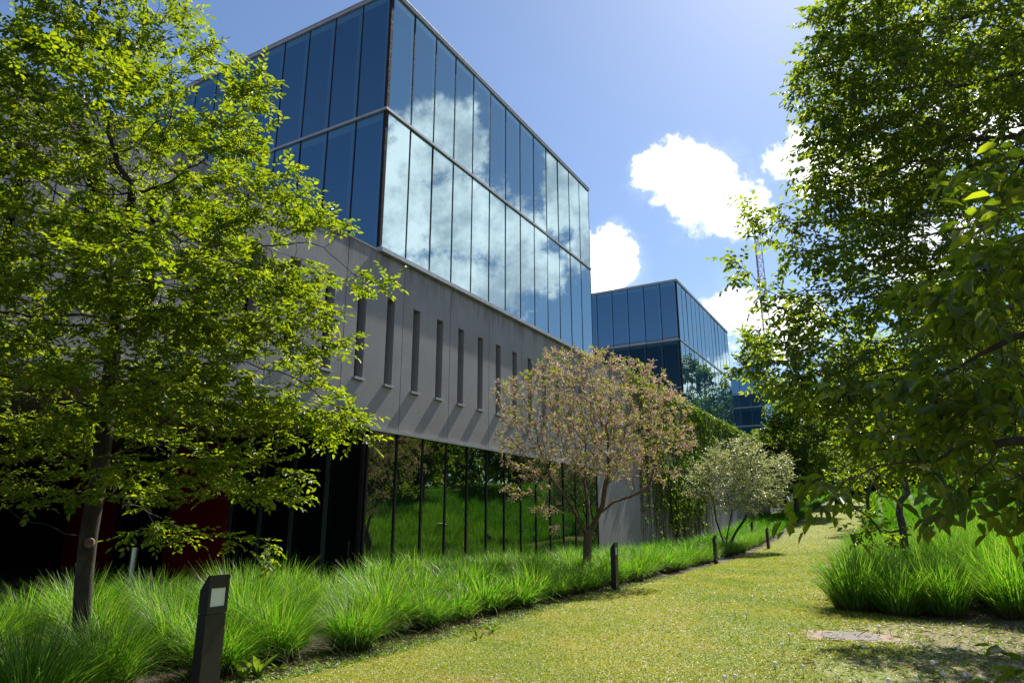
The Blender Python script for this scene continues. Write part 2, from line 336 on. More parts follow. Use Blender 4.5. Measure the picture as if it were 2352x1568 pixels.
def building():
    B = empty('office_building', (0, 0, 0))
    tag(B, 'long grey concrete office building with two blue mirror glass blocks on top', 'building')
    # cast concrete wall: panels of two slits with narrow open joints
    w = MB(); slit = []; j0 = 13.82-2.203*9; back = MB()
    XI = FX-.36; zs0, zs1, hw = 3.39, 5.69, .155
    hid = lambda y: 32.5 < y < 46.6 or y > 53
    for p in range(36):
        a, b = j0+p*2.203+.01, j0+(p+1)*2.203-.01
        if a > 68: break
        back.box(FX-.2, FX-.05, b-.02, b+.04, ZL if b < 26.9 else -1.6, ZB-.1)
        zb = ZL if b < 28 else -1.7
        cs = [c for c in (a+.01+.5655, a+.01+1.667) if not hid(c)]
        y = a
        if a < 26.9 < b:                          # the panel over the end of the ground-floor glass
            w.box(XI, FX, 26.93, b, -1.7, ZL)
        for c in cs:
            w.box(XI, FX, y, c-hw, zb, ZB-.062)
            w.box(XI, FX, c-hw, c+hw, zb, zs0).box(XI, FX, c-hw, c+hw, zs1, ZB-.062)
            slit.append(c); y = c+hw
        w.box(XI, FX, y, b, zb, ZB-.062)
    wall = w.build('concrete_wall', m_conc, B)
    back.build('joint_seal', m_core, wall)
    MB().box(-34, FX-.362, j0, 68, ZB-.3, ZB-.1).box(FX-.5, FX+.02, j0, 12.6, ZB-.06, ZB).box(FX-.5, FX+.02, 26.93, 40.8, ZB-.06, ZB).box(FX-.5, FX+.02, 55.1, 68, ZB-.06, ZB).build('roof_slab', m_conc, B)
    for c in slit:
        f = MB().box(FX-.3, FX-.28, c-hw-.01, c+hw+.01, zs0-.01, zs1+.01).build('slit_window', m_slit, B)
        MB().box(FX-.29, FX+.075, c-hw-.03, c+hw+.03, zs0-.055, zs0+.004).build('sill', m_alu, f)
        MB().box(FX-.285, FX-.25, c-hw, c-hw+.03, zs0+.005, zs1).box(FX-.285, FX-.25, c+hw-.03, c+hw, zs0+.005, zs1).build('frame', m_mull, f)
    # glass blocks on the roof
    glass_block(B, 12.71, 13, 14)
    glass_block(B, 40.92, 13, 6, 8.04)
    # ground floor glass wall
    n, y0 = 13, 12.72; gw = MB().box(FX-.5, FX-.3, y0+.3, 26.9, -1.6, ZL).build('window_wall', m_core, B)
    for k in range(n): panel('glass_panel', m_glassG, gw, (FX-.03, y0+k*MOD+.02, -1.55), (0, 1, 0), MOD-.04, ZL+1.47, .1)
    mu = MB()
    for k in range(0, n+1): mu.box(FX-.12, FX+.002, y0+k*MOD-.026, y0+k*MOD+.026, -1.6, ZL-.06)
    mu.box(FX-.14, FX-.04, y0-.12, y0-.03, -1.6, ZL-.06)
    mu.build('mullions', m_mull, gw)
    MB().box(FX-.36, FX+.07, y0-.06, 26.95, ZL-.075, ZL-.002).build('lintel', m_alu, gw)
    # entrance recess under the slab
    eg = MB().box(-34, FX-.3, 13.6, 13.7, -1.6, ZL).build('entrance_glazing', m_core, B)
    for k in range(4): panel('glass_panel', m_glassD, eg, (FX-.1-(k+1)*1.14+.02, 12.72, -1.55), (1, 0, 0), 1.1, ZL+1.47, .05)
    fi = MB()
    for k in range(5): fi.box(FX-.16-k*1.14, FX-.02-k*1.14-.02, 12.66, 12.69, -1.6, ZL-.08)
    fi.build('glass_fin', m_fin, eg)
    MB().box(-18.4, -15.95, 12.6, 12.75, -1.5, ZL-.1).build('red_wall', m_red, B)
    MB().box(-23.5, -20.9, 12.6, 12.75, -1.5, ZL-.1).build('red_wall', m_red, B)
    d = MB().box(-20.8, -18.5, 12.7, 12.76, -1.5, ZL-.1).build('door', m_glassD, B)
    MB().box(-20.85, -20.8, 12.6, 12.8, -1.5, ZL-.1).box(-18.5, -18.45, 12.6, 12.8, -1.5, ZL-.1).box(-19.7, -19.63, 12.6, 12.69, -1.5, ZL-.1).build('door_frame', m_mull, d)
    MB().box(-19.85, -19.82, 12.55, 12.59, -.9, .3).build('handle', m_steel, d)
    so_ = MB().box(-34, FX-.362, j0, 14.5, ZL+.02, ZL+.1).build('soffit', m_soff, B)
    MB().box(FX-1.2, FX-1.14, j0, 12.6, ZL+.005, ZL+.019).build('shadow_gap', m_core, so_)
    MB().box(-34, -33.8, j0, 13.6, -1.6, ZL).box(-33.8, FX-1.5, j0+.5, j0+.7, -1.6, ZL).build('back_and_blocking_wall', m_core, B)  # back wall, plus an added unseen end wall keeping sky light out
    MB().box(-33.8, FX+.4, j0, 13.5, -1.6, -1.42).build('entrance_paving', m_pave, B)
    return B
building()
T3 = empty('office_tower', (0, 0, 0)); tag(T3, 'farthest blue glass office block at the end of the row, half hidden by trees', 'building')
def tower3():
    c = glass_block(T3, 69.6, 13, 7, 9.2)
    MB().box(FX-7*MOD, FX-.02, 69.62, 83.8, -1, ZB-.07).build('concrete_wall', m_conc, T3)
tower3()
# ------------------------------------------------------------------ bollards, sign, cover, mast, boulder
def bollard(h=1.05):
    r = empty('bollard_light'); w = .12; y = .105
    MB().prism([(-w/2, -.1), (w/2-.004, -.1), (w/2-.004, h-.33), (-w/2, h-.33)], -y, y).build('post', m_lamp, r, bevel=.004)
    hd = MB().prism([(-w/2, h-.325), (w/2-.02, h-.325), (w/2-.02, h-.03), (w/2-.03, h-.005), (-w/2, h-.13)], -y, y).build('head', m_lamp, r)
    f = MB().box(w/2-.02, w/2, -y, y, h-.325, h-.268).box(w/2-.02, w/2, -y, y, h-.11, h).box(w/2-.02, w/2, -y, -y+.026, h-.268, h-.11).box(w/2-.02, w/2, y-.026, y, h-.268, h-.11)
    for sy in (-1, 1):
        for z in (h-.3, h-.02): f.box(w/2, w/2+.003, sy*(y-.014)-.005, sy*(y-.014)+.005, z-.005, z+.005)
    f.build('face_plate', m_lamp, hd)
    MB().box(w/2-.0195, w/2-.012, -y+.027, y-.027, h-.267, h-.111).build('lens', m_lens, r)
    return r
def copy_tree(o, parent=None):
    c = o.copy(); COL.objects.link(c); c.parent = parent
    for ch in o.children: copy_tree(ch, c)
    return c
bspec = [(-5.55, 4.35, 'nearest black bollard light, its pale lens facing the lawn beside the shaded grass'),
         (-6.0, 15.28, 'black slant-topped bollard light right of the pink-blossom tree trunk'),
         (-6.4, 26.3, 'third black bollard light along the lawn edge, in front of the white-flowering shrub'),
         (-6.35, 36.8, 'small dark bollard light along the lawn edge just beyond the white-flowering shrub'),
         (-6.6, 47.5, 'last tiny bollard light at the lawn edge near the dark trees'),
         (-8.15, 42.5, 'bollard light set back from the lawn under the white-flowering shrub')]
pb = bollard()
for i, (x, y, lb) in enumerate(bspec):
    o = pb if i == 0 else copy_tree(pb)
    o.location = (x, y, float(gz(x, y))+(-.05 if i == 0 else -.02)); tag(o, lb, 'bollard light', 'black bollard lights along the lawn')
    o.rotation_euler.z = (0, .05, 0, -.05, 0, .1)[i]
def steel(x, y, h, lb):
    r = empty('steel_bollard', (x, y, -1.42)); tag(r, lb, 'bollard', 'steel bollards in the entrance')
    MB().lathe([(.085, 0), (.085, h-.03)], (0, 0, 0), 20).build('post', m_steel, r)
    MB().lathe([(.088, h-.03), (.088, h-.008), (.08, h)], (0, 0, 0), 20).build('cap', m_steel, r)
steel(-12.0, 10.6, .92, 'brushed steel bollard in front of the dark entrance glass')
steel(-14.75, 9.4, .92, 'small steel bollard in the dark entrance behind the hornbeam trunk')
sg = empty('info_sign', (.35, 32.2, float(gz(.35, 32.2)))); tag(sg, 'small tilted information sign on a post, mirrored in the ground floor glass', 'sign')
MB().box(-.04, .04, -.03, .03, -.1, .75).build('post', m_lamp, sg)
pl_ = MB().box(-.02, .02, -.4, .4, -.16, .16).build('sign_panel', m_white, sg); pl_.location = (0, 0, .86); pl_.rotation_euler = (0, R(-40), 0)
pp = MB().box(-.024, -.021, -.1, .18, -.13, .13).build('printed_field', m_blue, pl_)
def cover():
    r = empty('manhole_cover', (-.9, 10.55, -1.43)); r.rotation_euler.z = .25
    tag(r, 'square concrete manhole slab with a round iron cover set in the lawn', 'manhole cover')
    MB().box(-.55, .55, -.42, .42, -.05, .004).build('slab', plain('worn_slab', (.24, .165, .115), .9, 0, .2, 5, .4), r, bevel=.01)
    M = Mat('cast_iron_plate'); c = M.co(); v = M.n('TexVoronoi', _feature='DISTANCE_TO_EDGE'); M.L.new(c, v.inputs[0]); M.set(v, Scale=16.)
    e = M.rng(v.outputs[0], .03, .09); mm = M.done(M.prin(Base_Color=M.mix(e, (.03, .025, .022), (.12, .09, .07)), Roughness=.7, Normal=M.bump(e, .6, .01)))
    l = MB().lathe([(.36, -.02), (.36, .008), (.345, .010)], (0, 0, 0), 40).build('lid', mm, r)
    for k in range(2): MB().lathe([(.02, .009), (.02, .016)], (.24*(1 if k else -1), 0, 0), 12).build('lifting_eye', m_steel, l)
cover()
def mast():
    bx, by = -22.6, 152.; ht = 63.; r = empty('radio_mast', (bx, by, 2)); tag(r, 'tall thin red and white lattice radio mast in front of the clouds', 'radio mast')
    n = 30; wd = lambda t: 1.25-.45*t
    for band in range(10):
        q = MB()
        for k in range(band*3, band*3+3):
            t0, t1 = k/n, (k+1)/n
            c0 = [np.array([wd(t0)*math.cos(a), wd(t0)*math.sin(a), ht*t0]) for a in (.3, 2.4, 4.5)]
            c1 = [np.array([wd(t1)*math.cos(a), wd(t1)*math.sin(a), ht*t1]) for a in (.3, 2.4, 4.5)]
            for i in range(3):
                q.bar(c0[i], c1[i], .085, 4); q.bar(c0[i], c1[(i+1) % 3], .04, 3); q.bar(c0[(i+1) % 3], c1[i], .04, 3); q.bar(c1[i], c1[(i+1) % 3], .05, 3)
        q.build('lattice_section', m_mast2 if band % 2 else m_mast1, r)
    MB().lathe([(.02, -.3), (.9, -.1), (1.0, .1), (.2, .6)], (-1.4, -.6, 66), 20).build('dish', m_white, r)
mast()
def rock():
    rng = np.random.default_rng(8); mb = MB(); mb.lathe([(.95, 0), (1.05, .4), (.95, .9), (.6, 1.3), (.2, 1.45)], (0, 0, 0), 14)
    V = np.array(mb.V); V *= 1+rng.normal(0, .05, (len(V), 1)); V[:, 1] *= .6
    o = add_mesh('boulder', V, mb.F, m_stone, smooth=True); m = o.modifiers.new('s', 'SUBSURF'); m.levels = m.render_levels = 1
    o.location = (-10.35, 67.5, 1.35); tag(o, 'pale boulder above the grass near the far dark trees', 'boulder')
rock()
# ------------------------------------------------------------------ trees
def nrm(a): return a/np.maximum(np.linalg.norm(a, axis=-1, keepdims=True), 1e-9)
def sample(rng, lobes, n):
    """points spread through a set of lobes: (centre, horizontal radius, vertical radius)"""
    vol = np.array([(l[1]**2*l[2])**.62 for l in lobes]); k = rng.choice(len(lobes), n, p=vol/vol.sum())
    d = nrm(rng.normal(size=(n, 3)))*rng.random((n, 1))**.42
    c = np.array([l[0] for l in lobes])[k]; r = np.array([(l[1], l[1], l[2]) for l in lobes])[k]
    return c+d*r
def colonize(rng, trunk, pts, step, kill, wob=.25, up=.05, forks=(), maxn=12000, maxit=260):
    P = [np.array(p, float) for p in trunk]; par = [-1]+list(range(len(P)-1)); pts = pts.copy()
    for i0, pl in forks:
        for p in pl: P.append(np.array(p, float)); par.append(i0); i0 = len(P)-1
    def near(A, B):
        d = ((A[:, None]-B[None])**2).sum(-1); j = d.argmin(1); return j, d[np.arange(len(A)), j]
    j, d = near(pts, np.array(P)); kids = [0]*len(P)
    for it in range(maxit):
        if not len(pts) or len(P) > maxn: break
        dirs = {}
        v = nrm(pts-np.array(P)[j]); acc = np.zeros((len(P), 3)); np.add.at(acc, j, v); idx = np.unique(j)
        nd = nrm(nrm(acc[idx])+rng.normal(0, wob, (len(idx), 3))+np.array([0, 0, up])); new = np.array(P)[idx]+nd*step
        ok = np.array([kids[i] < 4 for i in idx]); idx = idx[ok]; new = new[ok]
        if not len(new): break
        b = len(P)
        for i, p in zip(idx, new): P.append(p); par.append(int(i)); kids[i] += 1; kids.append(0)
        j2, d2 = near(pts, new); m = d2 < d; j = np.where(m, j2+b, j); d = np.where(m, d2, d)
        keep = d > kill*kill; pts = pts[keep]; j = j[keep]; d = d[keep]
    return np.array(P), np.array(par)
def skeleton_mesh(P, par, r0, expo, rmax, bend=1.15):
    n = len(P); R_ = np.full(n, 0.); ch = [[] for _ in range(n)]
    for i in range(1, n): ch[par[i]].append(i)
    for i in range(n-1, -1, -1):
        R_[i] = r0 if not ch[i] else sum(R_[c]**expo for c in ch[i])**(1/expo)
    if R_[0] > 0: R_ = np.where(R_ > r0, r0+(np.maximum(R_-r0, 0)/(R_[0]-r0))**bend*(rmax-r0), R_)
    V = []; F = []
    starts = [(0, None)]
    while starts:
        s, pa = starts.pop(); chain = [] if pa is None else [pa]; i = s
        while True:
            chain.append(i)
            if not ch[i]: break
            o = sorted(ch[i], key=lambda c: -R_[c])
            for c in o[1:]: starts.append((c, i))
            i = o[0]
        if len(chain) < 2: continue
        Q = P[chain]; rr = R_[chain].copy()
        if pa is not None: rr[0] = rr[1]
        k = 9 if rr[0] > .05 else (5 if rr[0] > .015 else 3)
        T = nrm(np.gradient(Q, axis=0)); a = np.cross(T, [.31, .17, .93] if abs(T[0][2]) < .8 else [1, .1, 0]); a = nrm(a); b = np.cross(T, a)
        th = np.arange(k)*2*math.pi/k; b0 = len(V)
        ring = Q[:, None]+rr[:, None, None]*(a[:, None]*np.cos(th)[None, :, None]+b[:, None]*np.sin(th)[None, :, None])
        V.extend(ring.reshape(-1, 3).tolist())
        for q in range(len(chain)-1):
            for t in range(k): F.append((b0+q*k+t, b0+q*k+(t+1) % k, b0+(q+1)*k+(t+1) % k, b0+(q+1)*k+t))
    H = np.zeros(n, int)
    for i in range(n-1, 0, -1): H[par[i]] = max(H[par[i]], H[i]+1)
    return np.array(V), np.array(F), H
def leaf_arrays(P, D, Nn, L, Wd, fold=.25, droop=.15):
    """leaves: base P, midrib D, normal Nn -> two folded quads each"""
    D = nrm(D); S_ = nrm(np.cross(D, Nn)); Nn = np.cross(S_, D); L = L[:, None]; Wd = Wd[:, None]
    tip = P+D*L-Nn*L*droop
    def q(t, s): return P+D*L*t-Nn*L*droop*t*t*.6+S_*Wd*s+Nn*Wd*fold*abs(s)*2
    V = np.stack([P, q(.3, .42), q(.68, .34), tip, q(.68, -.34), q(.3, -.42)], 1).reshape(-1, 3)
    b = np.arange(len(P))[:, None]*6
    F = np.stack([b+[0, 1, 2, 3], b+[0, 3, 4, 5]], 1).reshape(-1, 4)
    return V, F
def sprays(rng, P, par, sel, per, tl, nl, ll, flat=.75, droop=.0, hang=0., ratio=.5, lvar=.3):
    """little leafy twigs on the chosen nodes; returns twig segments and leaves"""
    i = np.repeat(sel, per); n = len(i); d0 = nrm(P[i]-P[np.maximum(par[i], 0)])
    d = d0*.7+rng.normal(0, .75, (n, 3))*np.array([1, 1, 1-flat*.8]); d[:, 2] -= droop; d = nrm(d)
    L = tl*(.6+.8*rng.random(n)); a = P[i]
    upv = nrm(np.array([0, 0, 1.])+rng.normal(0, .35*(1.3-flat), (n, 3))); s = nrm(np.cross(d, upv)); up = np.cross(s, d)
    bp, bd, bn = [], [], []
    for k in range(nl):
        t = (k+.6)/nl; sg_ = 1 if k % 2 else -1
        p = a+d*(L*t)[:, None]+np.array([0, 0, -1])*(hang*.25*L*t*t)[:, None]
        dd = d*(.55 if k < nl-1 else 1.2)+s*sg_*.8*(1 if k < nl-1 else .1)+rng.normal(0, .22, (n, 3)); dd[:, 2] -= hang*(.3+.6*rng.random(n))
        bp.append(p); bd.append(dd); bn.append(up+rng.normal(0, .35, (n, 3)))
    bp = np.concatenate(bp); bd = np.concatenate(bd); bn = np.concatenate(bn); m = len(bp)
    LL = ll*(1-lvar+2*lvar*rng.random(m)); V, F = leaf_arrays(bp, bd, bn, LL, LL*ratio)
    # twigs as thin three-sided spikes
    w = .0022+.0004*tl; e = a+d*L[:, None]*.95+np.array([0, 0, -1])*(hang*.22*L)[:, None]
    TV = np.stack([a+s*w, a-s*w*.5+up*w, a-s*w*.5-up*w, e], 1).reshape(-1, 3); b = np.arange(n)[:, None]*4
    TF = np.stack([b+[0, 1, 3, 3], b+[1, 2, 3, 3], b+[2, 0, 3, 3]], 1).reshape(-1, 4)[:, :3]
    return V, F, TV, TF
def cat_mesh(parts):
    V = []; F = []; b = 0
    for v, f in parts:
        if len(v) == 0: continue
        V.append(v); F.append(f+b); b += len(v)
    return np.concatenate(V), np.concatenate(F)
def tri2quad(f): return np.concatenate([f, f[:, 2:3]], 1)
def make_tree(name, label, cat, seed, trunk, lobes, npts, step, kill, rmax, mbark, mleaf, leafp, group=None, r0=.004, expo=2.3, up=.05, wob=.25, thr=4, frac=1., extra=None, crown='crown', forks=(), bend=1.15):
    rng = np.random.default_rng(seed); pts = sample(rng, lobes, npts)
    P, par = colonize(rng, trunk, pts, step, kill, wob, up, forks); nfix = len(trunk)+sum(len(f[1]) for f in forks)
    off = np.array(trunk[0], float)
    V, F, H = skeleton_mesh(P, par, r0, expo, rmax, bend)
    root = empty(name, off); tag(root, label, cat, group)
    ti = np.arange(len(P)); sel = ti[(H <= thr) & (ti >= nfix)]
    if frac < 1:                                    # leaves come in clumps: whole twigs carry them or not
        q = P[sel]*2.6; w_ = np.sin(q[:, 0]*1.7+np.sin(q[:, 2]*2.1))+np.sin(q[:, 1]*1.9+np.sin(q[:, 0]*1.3))+np.sin(q[:, 2]*3.4+q[:, 0])+rng.normal(0, .7, len(sel))
        dd_ = np.linalg.norm(P[sel]-P[sel].mean(0), axis=1); w_ += 3.2*np.clip(dd_/dd_.max()-.45, 0, 1)
        sel = sel[w_ > np.quantile(w_, 1-frac)]
    LV, LF, TV, TF = sprays(rng, P, par, sel, **leafp)
    me = bpy.data.meshes.new('trunk')
    nv = len(V); faces = [tuple(f) for f in F.tolist()]+[tuple(f) for f in (TF+nv).tolist()]
    o = add_mesh('trunk', np.concatenate([V, TV])-off, faces, mbark, root, smooth=True)
    add_mesh(crown, LV-off, LF, mleaf, root)
    if extra: extra(root, rng, P, par, sel, off)
    print(name, 'nodes', len(P), 'leaves', len(LF)//2)
    return root
def lob(l): return [(at(x, y, d), r, rv) for x, y, d, r, rv in l]
# --- left: layered hornbeam
hl = lob([(230, 700, 7.4, 2.0, 1.5), (240, 380, 7.4, 1.6, 1.3), (270, 80, 7.4, .85, 1.0), (210, -260, 7.3, .8, 1.0),
          (470, 470, 7.2, 1.1, .75), (610, 640, 7.2, .75, .4), (560, 800, 7.0, .95, .5), (620, 950, 7.0, .95, .34), (430, 1090, 6.6, .95, .36),
          (90, 980, 7.0, 1.3, .6), (-150, 700, 7.2, 1.3, 1.4), (-120, 330, 7.4, 1.0, 1.0), (300, 900, 5.9, .9, .4), (420, 650, 6.0, .9, .55), (100, 640, 5.8, .9, .7), (150, 280, 6.2, .8, .7),
          (430, 250, 7.3, .7, .5), (570, 220, 7.2, .4, .2), (620, 170, 7.2, .18, .1), (430, 50, 7.3, .16, .22), (480, 120, 7.3, .3, .15), (600, 300, 7.2, .2, .15), (60, 120, 7.3, .5, .6),
          (720, 500, 7.1, .3, .13), (785, 520, 7.0, .12, .06), (745, 430, 7.0, .1, .06), (690, 400, 7.1, .15, .06), (830, 655, 6.9, .3, .09), (905, 632, 6.9, .1, .04), (720, 720, 6.9, .35, .16), (800, 790, 6.9, .12, .05),
          (780, 960, 6.9, .38, .16), (850, 965, 6.9, .12, .06), (840, 1010, 6.9, .1, .05), (620, 1130, 6.6, .35, .13), (690, 1130, 6.6, .08, .05), (560, 1230, 6.5, .3, .13), (380, 1230, 6.3, .35, .1), (600, 1290, 6.5, .1, .05), (330, 1190, 6.2, .3, .1),
          (-50, 1120, 6.8, .8, .25), (160, 1140, 6.3, .5, .15)])
ht = [at(*p) for p in ((182, 1545, 7.25), (187, 1430, 7.22), (192, 1330, 7.2), (203, 1230, 7.2), (218, 1140, 7.2), (232, 1050, 7.25), (246, 940, 7.3), (256, 840, 7.3), (266, 740, 7.35), (284, 640, 7.4), (296, 540, 7.4), (304, 440, 7.4))]
hr = make_tree('hornbeam_tree', 'large bright green tree with layered leafy branches in front of the concrete wall', 'tree', 11, ht, hl, 7000, .11, .15, .088, m_barkL, m_leafL,
          dict(per=4, tl=.22, nl=9, ll=.06, flat=.93, droop=.04, hang=.08, ratio=.56), r0=.003, up=.03, wob=.22, thr=5, frac=.66, bend=1.3)
k_ = MB().lathe([(.05, 0), (.05, .03), (.035, .04)], (0, 0, 0), 14).build('branch_scar', m_barkB, hr); k_.location = Vector(at(208, 1246, 7.07)-ht[0]); k_.rotation_euler = (R(90), 0, R(30))
# --- mauve blossom tree
def blossoms(root, rng, P, par, sel, off):
    V, F, tv, tf = sprays(rng, P, par, sel[rng.random(len(sel)) < .62], per=4, tl=.11, nl=6, ll=.042, flat=.1, droop=.2, hang=.6, ratio=.6)
    add_mesh('blossoms', V-off, F, m_pink, root)
bl = lob([(1370, 950, 18.4, 2.0, 1.5), (1250, 940, 18.2, 1.3, 1.2), (1480, 960, 18.2, 1.35, 1.2), (1330, 860, 18.4, 1.4, .75), (1430, 880, 18.4, 1.2, .75), (1200, 1010, 18.0, .8, .8), (1550, 1000, 18.0, .6, .6),
          (1250, 1060, 17.6, .9, .7), (1480, 1070, 17.6, 1.0, .6), (1370, 1000, 17.0, 1.3, 1.2), (1380, 1000, 19.6, 1.3, 1.3), (1190, 1120, 17.8, .5, .35), (1260, 1170, 17.6, .5, .2), (1160, 900, 18.2, .4, .4), (1270, 1210, 17.5, .25, .1)])
bt = [at(*p) for p in ((1347, 1340, 17.9), (1348, 1300, 17.9), (1349, 1265, 17.9), (1350, 1230, 17.9))]
make_tree('blossom_tree', 'spreading tree with bare brown branches and dusty pink blossom', 'tree', 21, bt, bl, 8500, .13, .15, .115, m_barkB, m_leafY,
          dict(per=1, tl=.09, nl=5, ll=.06, flat=.2, droop=-.4, hang=-.1, ratio=.5), r0=.0042, up=.04, wob=.2, thr=3, extra=blossoms, expo=2.3, bend=1.45, frac=.72,
          forks=[(3, [at(*p) for p in ((1330, 1195, 17.7), (1312, 1160, 17.5), (1290, 1128, 17.3))]), (3, [at(*p) for p in ((1352, 1190, 18.1), (1350, 1150, 18.4), (1342, 1110, 18.7))]), (3, [at(*p) for p in ((1368, 1195, 17.9), (1384, 1160, 17.8), (1390, 1115, 17.7), (1400, 1080, 17.6))]), (3, [at(*p) for p in ((1378, 1178, 17.7), (1410, 1152, 17.5), (1450, 1140, 17.4), (1490, 1120, 17.3))])])
# --- white-flowering shrub
wl_ = lob([(1690, 1100, 33, 1.9, 1.3), (1640, 1090, 33, 1.3, 1.0), (1750, 1090, 33.5, 1.4, 1.0), (1690, 1050, 33, 1.5, .8), (1700, 1140, 32, 1.7, .8), (1610, 1130, 32.5, .8, .6), (1770, 1140, 32.5, .8, .5), (1720, 1020, 33.5, .7, .4), (1800, 1060, 34, .5, .4)])
wt = [at(*p) for p in ((1670, 1262, 32.5), (1668, 1240, 32.5))]
make_tree('flowering_shrub', 'pale green shrub full of small white flowers, on several thin stems', 'shrub', 31, wt, wl_, 2600, .2, .25, .08, m_barkD, m_leafW,
          dict(per=3, tl=.4, nl=8, ll=.10, flat=.5, droop=0, hang=.1, ratio=.55), r0=.006, up=.02, thr=5, frac=.68, forks=[(0, [at(*p) for p in ((1655, 1225, 32.5), (1645, 1195, 32.3), (1640, 1160, 32.2))]), (0, [at(*p) for p in ((1690, 1222, 32.5), (1712, 1190, 32.6), (1725, 1160, 32.7))]), (1, [at(*p) for p in ((1675, 1205, 32.5), (1682, 1170, 32.5))])])
# --- right: near tree with big drooping leaves, trunk outside the frame
rl = lob([(2180, 250, 8.6, 1.7, 1.3), (2050, 380, 8.6, 1.1, .95), (1960, 180, 8.5, .8, .8), (1900, 60, 8.6, .36, .4), (2030, 20, 8.7, .8, .6), (2240, -40, 8.6, 1.0, .6), (2310, 140, 9.6, .9, .6), (2330, 420, 9.4, .7, .6), (2120, 140, 9.2, .6, .5), (2340, 250, 8.4, 1.1, .9), (2400, 600, 8.4, 1.0, .8),
          (2010, 560, 8.2, .8, .6), (1885, 310, 8.4, .34, .4), (1845, 190, 8.4, .16, .26), (1885, 430, 8.4, .32, .24), (1960, 690, 8.0, .75, .5), (1990, 800, 7.8, .7, .45), (2150, 620, 8.0, .8, .5),
          (1850, 590, 8.0, .34, .14), (1790, 545, 8.0, .26, .12), (1745, 505, 8.0, .17, .12), (1722, 470, 8.0, .12, .1), (1850, 720, 7.8, .4, .2), (1770, 690, 7.8, .26, .1), (1715, 640, 7.8, .16, .12), (1685, 595, 7.8, .12, .09),
          (1820, 800, 7.6, .4, .24), (1760, 770, 7.6, .22, .1), (1700, 855, 7.4, .2, .07), (1665, 845, 7.4, .06, .03), (1770, 870, 7.4, .34, .14), (1880, 890, 7.2, .5, .3), (2050, 900, 7.2, .8, .45), (2250, 850, 7.4, .9, .6),
          (2150, 1010, 7.0, .8, .3), (2000, 1010, 6.9, .4, .2), (2280, 1040, 7.0, .7, .22), (2150, 1060, 6.8, .5, .1), (2300, 1070, 6.8, .5, .12)])+[(np.array(p), a, b) for p, a, b in (((1.2, 12.8, 3.2), 1.0, .5), ((2.4, 12.5, 3.6), 1.1, .6), ((.3, 12.6, 2.3), .6, .3), ((-.3, 12.4, 2.6), .6, .3), ((1.0, 11.8, 3.3), .9, .4), ((2.0, 13.4, 3.0), .9, .4))]
rt_ = [(2.9, 9.3, -1.3), (2.88, 9.3, -.6), (2.86, 9.28, .1), (2.84, 9.25, .8), (2.8, 9.2, 1.5), (2.78, 9.2, 2.2), (2.7, 9.2, 2.9), (2.65, 9.2, 3.6), (2.55, 9.2, 4.4), (2.5, 9.1, 5.2), (2.4, 9.1, 6.0)]
make_tree('overhanging_tree', 'tall leafy tree overhanging the lawn, its branch tips reaching over the clouds and the mast', 'tree', 41, rt_, rl, 8000, .14, .175, .15, m_barkD, m_leafR,
          dict(per=4, tl=.23, nl=7, ll=.076, flat=.5, droop=.08, hang=.6, ratio=.54), r0=.0035, up=.03, wob=.2, thr=5, frac=.92, bend=1.3)
nl_ = lob([(2300, 700, 3.9, .4, .3), (2180, 660, 4.2, .3, .12), (2100, 650, 4.3, .1, .05), (2320, 430, 4.0, .28, .22), (2230, 880, 3.9, .32, .12), (2120, 880, 4.0, .2, .07), (2030, 895, 4.0, .1, .05), (1940, 890, 4.1, .06, .04),
           (2300, 960, 3.7, .3, .2), (2150, 1010, 4.1, .3, .1), (2030, 1045, 4.2, .16, .05), (1900, 1100, 4.3, .14, .05), (1835, 1105, 4.3, .05, .03), (2250, 1070, 4.0, .3, .12), (1920, 1180, 4.3, .12, .04), (1862, 1188, 4.3, .05, .02),
           (2200, 1160, 4.2, .2, .05), (2330, 1120, 3.6, .25, .1), (2330, 1515, 3.3, .05, .04), (2345, 560, 3.4, .2, .2)])
nt_ = [(2.0, 3.3, -1.5), (1.98, 3.3, -.8), (1.97, 3.32, -.1), (1.95, 3.35, .5), (1.93, 3.38, 1.1), (1.9, 3.4, 1.7), (1.88, 3.4, 2.3), (1.85, 3.4, 2.9)]
make_tree('near_branch_tree', 'nearest tree, only its drooping branches with big ribbed leaves reach in beside the overhanging tree', 'tree', 43, nt_, nl_, 1600, .11, .13, .09, m_barkD, m_leafR,
          dict(per=2, tl=.24, nl=5, ll=.105, flat=.6, droop=.1, hang=.8, ratio=.54), r0=.0032, up=.0, wob=.18, thr=4, frac=.8, bend=1.7)
# --- trees of the bank, the far end and the reflections: three kinds, copied
def kind(name, seed, h, r, base, npts, ll, per, mleaf=m_leafT, rm=.2):
    rng = np.random.default_rng(seed); L_ = []
    for k in range(16):
        a = rng.random()*6.28; z = base+(h-base)*rng.random(); rr = r*(1-.55*abs((z-base)/(h-base)-.4)/.6)
        L_.append((np.array([math.cos(a)*rr*.55, math.sin(a)*rr*.55, z]), rr*.5, (h-base)*.16))
    L_.append((np.array([0, 0, h*.93]), r*.3, h*.08))
    return make_tree(name, 'x', 'tree', seed, [(0, 0, -.3), (.02, 0, .5), (.03, .02, 1.1), (.05, .02, 1.8), (.02, .05, base)], L_, npts, .34, .55, rm, m_barkD, mleaf,
                     dict(per=per, tl=.75, nl=9, ll=ll, flat=.4, droop=.05, hang=.35, ratio=.6), r0=.012, thr=4, wob=.28)
kA = kind('broadleaf_tree', 51, 9.5, 3.6, 1.9, 1500, .24, 4)
kB = kind('tall_tree', 52, 14, 3.4, 2.6, 1400, .28, 3)
kC = kind('slender_tree', 53, 7, 2.4, 1.6, 500, .17, 3, m_leafL, .11)
